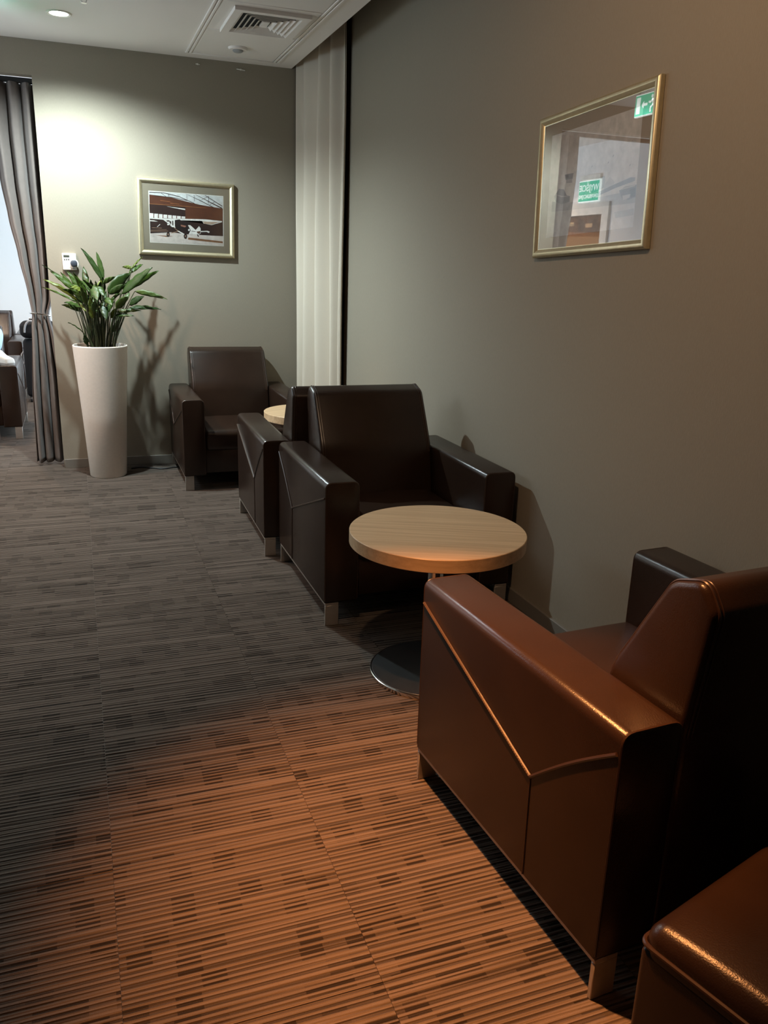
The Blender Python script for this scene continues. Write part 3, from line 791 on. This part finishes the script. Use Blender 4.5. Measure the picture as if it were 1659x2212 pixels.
# inner (left) edge and outer (right) edge of the drape over height, relative to the opening edge
GL = [(.02, -.195), (.5, -.185), (1.0, -.150), (1.10, -.135), (1.25, -.155), (1.5, -.195), (1.75, -.235), (2.0, -.265), (2.3, -.285), (2.62, -.285)]
GRt = [(.02, .04), (.6, .03), (.95, .0), (1.10, -.028), (1.22, .01), (1.6, .04), (2.62, .06)]
def gf(u, v):
    z = .02+(ZT_-.02)*v
    l_, r_ = interp(GL, z), interp(GRt, z)
    wd = r_-l_
    amp = .038+.010*min(1, .2/wd)
    if abs(z-ZTIE) < .3: amp *= .55+.45*abs(z-ZTIE)/.3
    ph = 2*PI*(4.1*u)+.9*math.sin(5*u+2*v)
    return (l_+wd*(u+.012*math.sin(ph+1.3)), amp*math.sin(ph)+.008*math.sin(2.3*ph+1), z)
g_ = obj('curtain_fabric', grid(bmesh.new(), gf, 150, 70), M_gcurt, gc)
g_.modifiers.new('thickness', 'SOLIDIFY').thickness = .004
bm = bmesh.new(); tube(bm, [(-.082+.066*math.cos(t*PI/16), .0+.052*math.sin(t*PI/16), ZTIE+.012*math.cos(t*PI/16+2.6)) for t in range(32)], .006, 8, True)
obj('tieback', bm, M_chrome, gc)
box('curtain_rail', -1.45, .08, -.02, .02, ZT_, ZT_+.03, M_darkplastic, gc)

# ------------------------------------------------------------------ potted plant
pp = empty('potted_plant', (.134, 6.075, 0)); tag(pp, 'leafy green plant in a tall tapered white planter', 'potted plant')
HP = .922
obj('planter', lathe(bmesh.new(), [(0, .0), (.121, .0), (.126, .006), (.15, .45), (.181, HP-.006), (.181, HP), (.178, HP+.003), (.171, HP+.002), (.169, HP-.01), (.165, HP-.05), (0, HP-.05)], 72), M_pot, pp, ang=50)
obj('soil', lathe(bmesh.new(), [(0, HP-.025), (.10, HP-.028), (.165, HP-.04)], 40), M_soil, pp)
LEAVES = [  # blade base, tip (crop pixels), width in pixels of the crop, depth offset base, depth offset tip
    ((440, 730), (20, 478), 66, -.02, .05), ((430, 760), (0, 572), 30, .02, .10), ((470, 660), (105, 375), 72, -.04, .0), ((470, 640), (5, 298), 22, .05, .12),
    ((490, 830), (280, 765), 62, -.08, -.14), ((500, 660), (310, 368), 72, -.02, .03), ((570, 720), (385, 385), 62, -.05, -.08), ((560, 580), (515, 315), 76, .06, .14),
    ((765, 510), (483, 88), 62, .0, .05), ((765, 480), (675, 138), 62, .03, .06), ((640, 640), (600, 480), 50, .08, .12), ((640, 560), (690, 745), 96, -.10, -.19),
    ((820, 650), (1098, 402), 140, -.02, .03), ((750, 530), (912, 445), 56, -.06, -.10), ((985, 660), (1368, 328), 118, -.06, -.12), ((1090, 590), (1448, 372), 84, .04, .10),
    ((1150, 625), (1552, 725), 66, .0, -.08), ((1080, 795), (1265, 688), 84, -.08, -.13), ((1080, 830), (1475, 850), 62, .0, .02), ((900, 915), (1140, 930), 56, -.04, -.10),
    ((870, 975), (1050, 915), 44, .04, .10), ((1080, 400), (1252, 292), 64, .06, .12), ((1120, 340), (995, 325), 46, .05, .10), ((630, 970), (600, 690), 84, -.09, -.11),
    ((760, 800), (800, 985), 92, -.12, -.19), ((780, 700), (872, 805), 76, -.12, -.20), ((915, 840), (1070, 690), 96, -.08, -.14), ((690, 560), (770, 690), 84, -.08, -.15),
    ((830, 660), (1045, 535), 76, -.08, -.13), ((880, 1130), (945, 985), 56, -.02, .02), ((560, 1290), (525, 1160), 60, -.08, -.10), ((1110, 345), (1252, 195), 22, .08, .13),
    ((640, 880), (660, 745), 72, -.10, -.14), ((440, 690), (230, 385), 60, .06, .10), ((990, 600), (1200, 470), 70, .02, .06), ((560, 800), (480, 560), 66, -.10, -.15),
    ((730, 960), (690, 830), 50, .0, -.04), ((850, 960), (930, 830), 56, -.02, -.06), ((520, 1140), (325, 1010), 16, -.05, -.02), ((1010, 780), (1090, 640), 60, -.02, .03), ((620, 720), (560, 470), 56, .02, .06)]
def cpx(x, y): return (90+x/5.72, 520+y/5.72)
def blade(B, Tp, wd, droop, twist):
    """lance-shaped blade, curved along its length and folded along the midrib"""
    B, Tp = Vector(B), Vector(Tp); L = (Tp-B).length; d = (Tp-B).normalized()
    view = Vector((0, -1, .35)).normalized()
    side = d.cross(view)
    if side.length < .2: side = d.cross(Vector((1, 0, .3)))
    side.normalize(); side = Matrix.Rotation(twist, 3, d) @ side
    nrm = side.cross(d).normalized()
    bm = bmesh.new(); rows = []
    n = 12
    for i in range(n+1):
        t = i/n
        wv = max(.04, (math.sin(PI*min(1, t**.72*.985+.012)))**.85)
        c = B+d*L*t+Vector((0, 0, droop*4*t*(1-t)))
        h = wd/2*wv*(1+.06*math.sin(t*23+wd*400))
        rows.append([bm.verts.new(c+side*h*s+nrm*(-.18*abs(s)*h*.9+.0035*math.sin(t*20+s*3))) for s in (-1, -.5, 0, .5, 1)])
    for a_, b_ in zip(rows, rows[1:]):
        for k in range(4): bm.faces.new((a_[k], a_[k+1], b_[k+1], b_[k]))
    return bm
for k in range(36):                                       # smaller leaves filling the crown
    a_ = random.uniform(-1, 1); bx_ = 720+a_*230+random.uniform(-60, 60); by_ = random.uniform(600, 900)
    ln_ = random.uniform(150, 310); an_ = a_*1.15+random.uniform(-.5, .5)
    LEAVES.append(((bx_, by_), (bx_+ln_*math.sin(an_), by_-ln_*math.cos(an_)*.8), random.uniform(38, 68), random.uniform(-.09, .07), random.uniform(-.14, .12)))
org = Vector((.134, 6.075, 0))
for i, (b_, t_, wd, db, dt) in enumerate(LEAVES):
    Yc = 6.10
    pB = at_y(*cpx(*b_), min(6.30, Yc+db)); pT = at_y(*cpx(*t_), min(6.31, Yc+dt))
    wm = wd/5.72/1766*6.2*.92
    L = (pT-pB).length
    o = obj('leaf', blade(pB-org, pT-org, wm, random.uniform(.03, .10)*L, random.uniform(-.45, .45)), M_leaf, pp, ang=70)
    o.modifiers.new('thickness', 'SOLIDIFY').thickness = .0012
    # petiole from the soil to the blade
    rx = max(-.072, min(.085, (pB.x-org.x)*.45)); root = Vector((rx+random.uniform(-.018, .018), random.uniform(-.05, .05), HP-.035))
    B = pB-org; mid = root.lerp(B, .55)+Vector((-(B.x-root.x)*.10, 0, .02))
    pts = [root.lerp(mid, k/4).lerp(mid.lerp(B, k/4), k/4) for k in range(5)]
    obj('petiole', tube(bmesh.new(), pts, .0042, 6, taper=lambda t: 1-.35*t), M_stem, o)
for k in range(16):                                        # dense clump of bare stems above the soil
    a_ = random.uniform(0, 2*PI); r_ = random.uniform(0, .085)
    p0 = Vector((r_*math.cos(a_), r_*math.sin(a_)*.8, HP-.035)); p1 = p0+Vector((p0.x*.9, p0.y*.5, random.uniform(.16, .30)))
    obj('stem', tube(bmesh.new(), [p0, p0.lerp(p1, .5)+Vector((0, 0, .01)), p1], .0045, 6, taper=lambda t: 1-.5*t), M_stem, pp)

# cable on the floor behind the corner armchair
bm = bmesh.new(); tube(bm, [(.30+.05*k, 6.21+.03*math.sin(k*1.1)-.008*k, .006) for k in range(9)], .005, 6)
tag(obj('power_cable', bm, M_darkplastic), 'black cable lying on the carpet between planter and corner armchair', 'cable')

# ------------------------------------------------------------------ the bright room: suitcase, bag, person
su = empty('suitcase', (-.395, 9.56, 0)); tag(su, 'black upright wheeled suitcase standing beside the leather armchair', 'suitcase')
obj('case_body', rbox(bmesh.new(), (0, 0, .36), (.32, .22, .60), .035, (.004, .01, .004)), M_case, su)
bm = bmesh.new()
for x in (-.08, .08): tube(bm, [(x, .095, .6), (x, .095, .86)], .007, 8)
tube(bm, [(-.09, .095, .86), (.09, .095, .86)], .013, 10)
obj('pull_handle', bm, M_chrome, su)
bm = bmesh.new(); tube(bm, [(-.162, -.05, .40), (-.185, -.05, .43), (-.185, -.05, .50), (-.162, -.05, .53)], .009, 8); obj('side_handle', bm, M_strap, su)
for sx in (-1, 1):
    for sy in (-1, 1):
        obj('wheel', lathe(bmesh.new(), [(0, -.013), (.028, -.013), (.03, 0), (.028, .013), (0, .013)], 16), M_darkplastic, su, loc=(sx*.12, sy*.08, .03), rot=(0, PI/2, 0))
        box('wheel_fork', sx*.12-.018, sx*.12+.018, sy*.08-.012, sy*.08+.012, .035, .068, M_darkplastic, su)
tb_ = empty('travel_bag', (-.395, 9.505, .677)); tag(tb_, 'dark soft bag with looped strap resting on the suitcase', 'bag')
obj('bag_body', rbox(bmesh.new(), (0, -.01, .085), (.34, .16, .165), .05, (.01, .02, .01)), M_case, tb_)
bm = bmesh.new(); tube(bm, [(-.13+.01*k*0-.0+.13*(1-math.cos(k*PI/10))*.5, -.10-.02*math.sin(k*PI/10), .06+.12*math.sin(k*PI/10)) for k in range(11)], .010, 8); obj('strap', bm, M_strap, tb_)

hb = empty('handbag', (-.80, 7.24, 0)); tag(hb, 'brown leather bag on the carpet in front of the bright room armchair', 'bag')
obj('bag_body', rbox(bmesh.new(), (0, 0, .125), (.24, .13, .25), .05, (.02, .02, .01)), M_bag, hb)
bm = bmesh.new(); tube(bm, [(-.07+.014*k, 0, .235+.10*math.sin(k*PI/10)) for k in range(11)], .007, 8); obj('bag_handle', bm, M_bag, hb)

def skin(name, pts, edges, radii, m, parent, root=0, sub=2):
    me = bpy.data.meshes.new(name); me.from_pydata([tuple(p) for p in pts], edges, [])
    o = bpy.data.objects.new(name, me); COL.objects.link(o); o.parent = parent
    me.materials.append(m)
    sk = o.modifiers.new('skin', 'SKIN'); sk.use_smooth_shade = True
    if not me.skin_vertices: me.attributes.new
    for i, r_ in enumerate(radii):
        d = me.skin_vertices[0].data[i]; d.radius = (r_, r_) if not isinstance(r_, tuple) else r_
        d.use_root = (i == root)
    sb = o.modifiers.new('sub', 'SUBSURF'); sb.levels = sub; sb.render_levels = sub
    return o
def skin_mesh(name, pts, edges, radii, m, parent, root=0, sub=2):
    """skinned chain baked to a plain mesh"""
    me = bpy.data.meshes.new(name); me.from_pydata([tuple(p) for p in pts], edges, [])
    o = bpy.data.objects.new(name, me); COL.objects.link(o)
    sk = o.modifiers.new('skin', 'SKIN'); sk.use_smooth_shade = True
    bm = bmesh.new(); bm.from_mesh(me)
    lay = bm.verts.layers.skin.verify(); bm.verts.ensure_lookup_table()
    for i, r_ in enumerate(radii):
        bm.verts[i][lay].radius = (r_, r_) if not isinstance(r_, tuple) else r_
        bm.verts[i][lay].use_root = (i == root)
    bm.to_mesh(me); bm.free()
    sb = o.modifiers.new('sub', 'SUBSURF'); sb.levels = sub
    dg = bpy.context.evaluated_depsgraph_get(); dg.update()
    nm = bpy.data.meshes.new_from_object(o.evaluated_get(dg)); nm.name = name
    bpy.data.objects.remove(o)
    nm.materials.clear()
    return link(name, nm, m, parent, ang=180)
pe = empty('person', (-.96, 8.02, .43)); tag(pe, 'person in light jeans and white shoes reclining in the bright room armchair', 'person')
o_ = Vector((-.96, 8.02, .43))
def W3(x, y, z): return Vector((x, y, z))-o_
# body (head, neck, arms, hands as one surface)
bp = [W3(-.96, 8.05, .58), W3(-.97, 8.10, .78), W3(-.98, 8.14, .98), W3(-.985, 8.13, 1.09), W3(-.985, 8.10, 1.17), W3(-.985, 8.09, 1.27), W3(-.985, 8.10, 1.33),
      W3(-.79, 8.12, .96), W3(-.72, 8.02, .72), W3(-.86, 7.84, .64), W3(-.91, 7.80, .63),
      W3(-1.17, 8.12, .96), W3(-1.22, 8.00, .74), W3(-1.08, 7.82, .65), W3(-1.03, 7.79, .64)]
be = [(0, 1), (1, 2), (2, 3), (3, 4), (4, 5), (5, 6), (2, 7), (7, 8), (8, 9), (9, 10), (2, 11), (11, 12), (12, 13), (13, 14)]
br = [(.13, .10), (.12, .09), (.10, .08), .038, .068, 0.086, .060, .052, .042, .032, .028, .052, .042, .032, .028]
skin_mesh('body', bp, be, br, M_skin, pe)
for s, base in ((1, W3(-.91, 7.80, .63)), (-1, W3(-1.03, 7.79, .64))):
    for k in range(4):
        b0 = base+Vector((-s*.01, -.02+.016*(k-1.5)*1, .008*(1.5-k)))
        skin_mesh('finger', [b0, b0+Vector((-s*.03, -.012, -.002)), b0+Vector((-s*(.055+.006*(k in (1, 2))), -.018, -.02))], [(0, 1), (1, 2)], [.0095, .0085, .007], M_skin, pe, sub=1)
    b0 = base+Vector((0, .012, .018)); skin_mesh('thumb', [b0, b0+Vector((-s*.015, -.005, .02)), b0+Vector((-s*.04, -.015, .022))], [(0, 1), (1, 2)], [.011, .0095, .008], M_skin, pe, sub=1)
# face
hd = W3(-.985, 8.10, 1.23)
for s in (-1, 1):
    obj('eye', lathe(bmesh.new(), [(0, -.011), (.008, -.008), (.011, 0), (.008, .008), (0, .011)], 12), M_darkplastic, pe, loc=hd+Vector((s*.032, -.078, .01)))
    skin_mesh('ear', [hd+Vector((s*.083, .0, -.02)), hd+Vector((s*.09, .008, .015))], [(0, 1)], [.014, .017], M_skin, pe, sub=1)
skin_mesh('nose', [hd+Vector((0, -.085, .005)), hd+Vector((0, -.10, -.022))], [(0, 1)], [.010, .015], M_skin, pe, sub=1)
obj('mouth', tube(bmesh.new(), [hd+Vector((-.022, -.078, -.052)), hd+Vector((0, -.086, -.053)), hd+Vector((.022, -.078, -.052))], .006, 8), mat('lips', (.45, .2, .17), .5), pe)
bm = bmesh.new(); lathe(bm, [(.098, -.02), (.104, .03), (.092, .075), (.06, .105), (0, .115)], 24)
for v in bm.verts:
    if v.co.y < -.03 and v.co.z < .06: v.co.y *= .75; v.co.z += .045
obj('hair', bm, M_hair, pe, loc=hd+Vector((0, .012, .015)))
# sweater over torso and upper arms
sp_ = [W3(-.96, 8.05, .50), W3(-.97, 8.10, .78), W3(-.98, 8.14, .98), W3(-.983, 8.135, 1.05), W3(-.79, 8.12, .96), W3(-.72, 8.02, .72), W3(-.84, 7.865, .645), W3(-1.17, 8.12, .96), W3(-1.22, 8.00, .74), W3(-1.10, 7.845, .655)]
skin_mesh('sweater', sp_, [(0, 1), (1, 2), (2, 3), (2, 4), (4, 5), (5, 6), (2, 7), (7, 8), (8, 9)], [(.155, .12), (.145, .11), (.125, .10), .06, .068, .056, .043, .068, .056, .043], M_sweat, pe)
# jeans: one leg drawn up with the foot on the chair arm, the other down to the floor
jp = [W3(-.96, 8.04, .52), W3(-.875, 8.02, .53), W3(-.685, 8.03, .885), W3(-.68, 7.90, .815), W3(-.688, 7.765, .715), W3(-1.05, 7.98, .53), W3(-1.07, 7.56, .54), W3(-1.07, 7.45, .30), W3(-1.07, 7.42, .09)]
skin_mesh('jeans', jp, [(0, 1), (1, 2), (2, 3), (3, 4), (0, 5), (5, 6), (6, 7), (7, 8)], [(.15, .115), .105, .078, .070, .056, .105, .078, .066, .055], M_jeans, pe)
def shoe(loc, rz):
    s_ = empty('shoe'); bm = bmesh.new()
    prof = fillet([(-.12, .0), (.15, .0), (.165, .02), (.15, .055), (.05, .075), (-.02, .11), (-.11, .11), (-.125, .05)], .02, 4)
    prism(bm, prof, -.043, .043, 'y', .018, 3)
    me = bpy.data.meshes.new('shoe'); bmesh.ops.recalc_face_normals(bm, faces=bm.faces); bm.to_mesh(me); bm.free()
    bpy.data.objects.remove(s_)
    o = link('shoe', me, M_shoe, pe, loc=Vector(loc)-o_, rot=(0, 0, rz), ang=60)
    obj('sole', prism(bmesh.new(), fillet([(-.124, -.046), (.166, -.046), (.166, .046), (-.124, .046)], .04, 5), 0, .018, 'z'), M_sole, o)
    return o
shoe((-.640, 7.68, AH*.965), math.radians(-55)); shoe((-1.07, 7.37, 0), math.radians(-95))
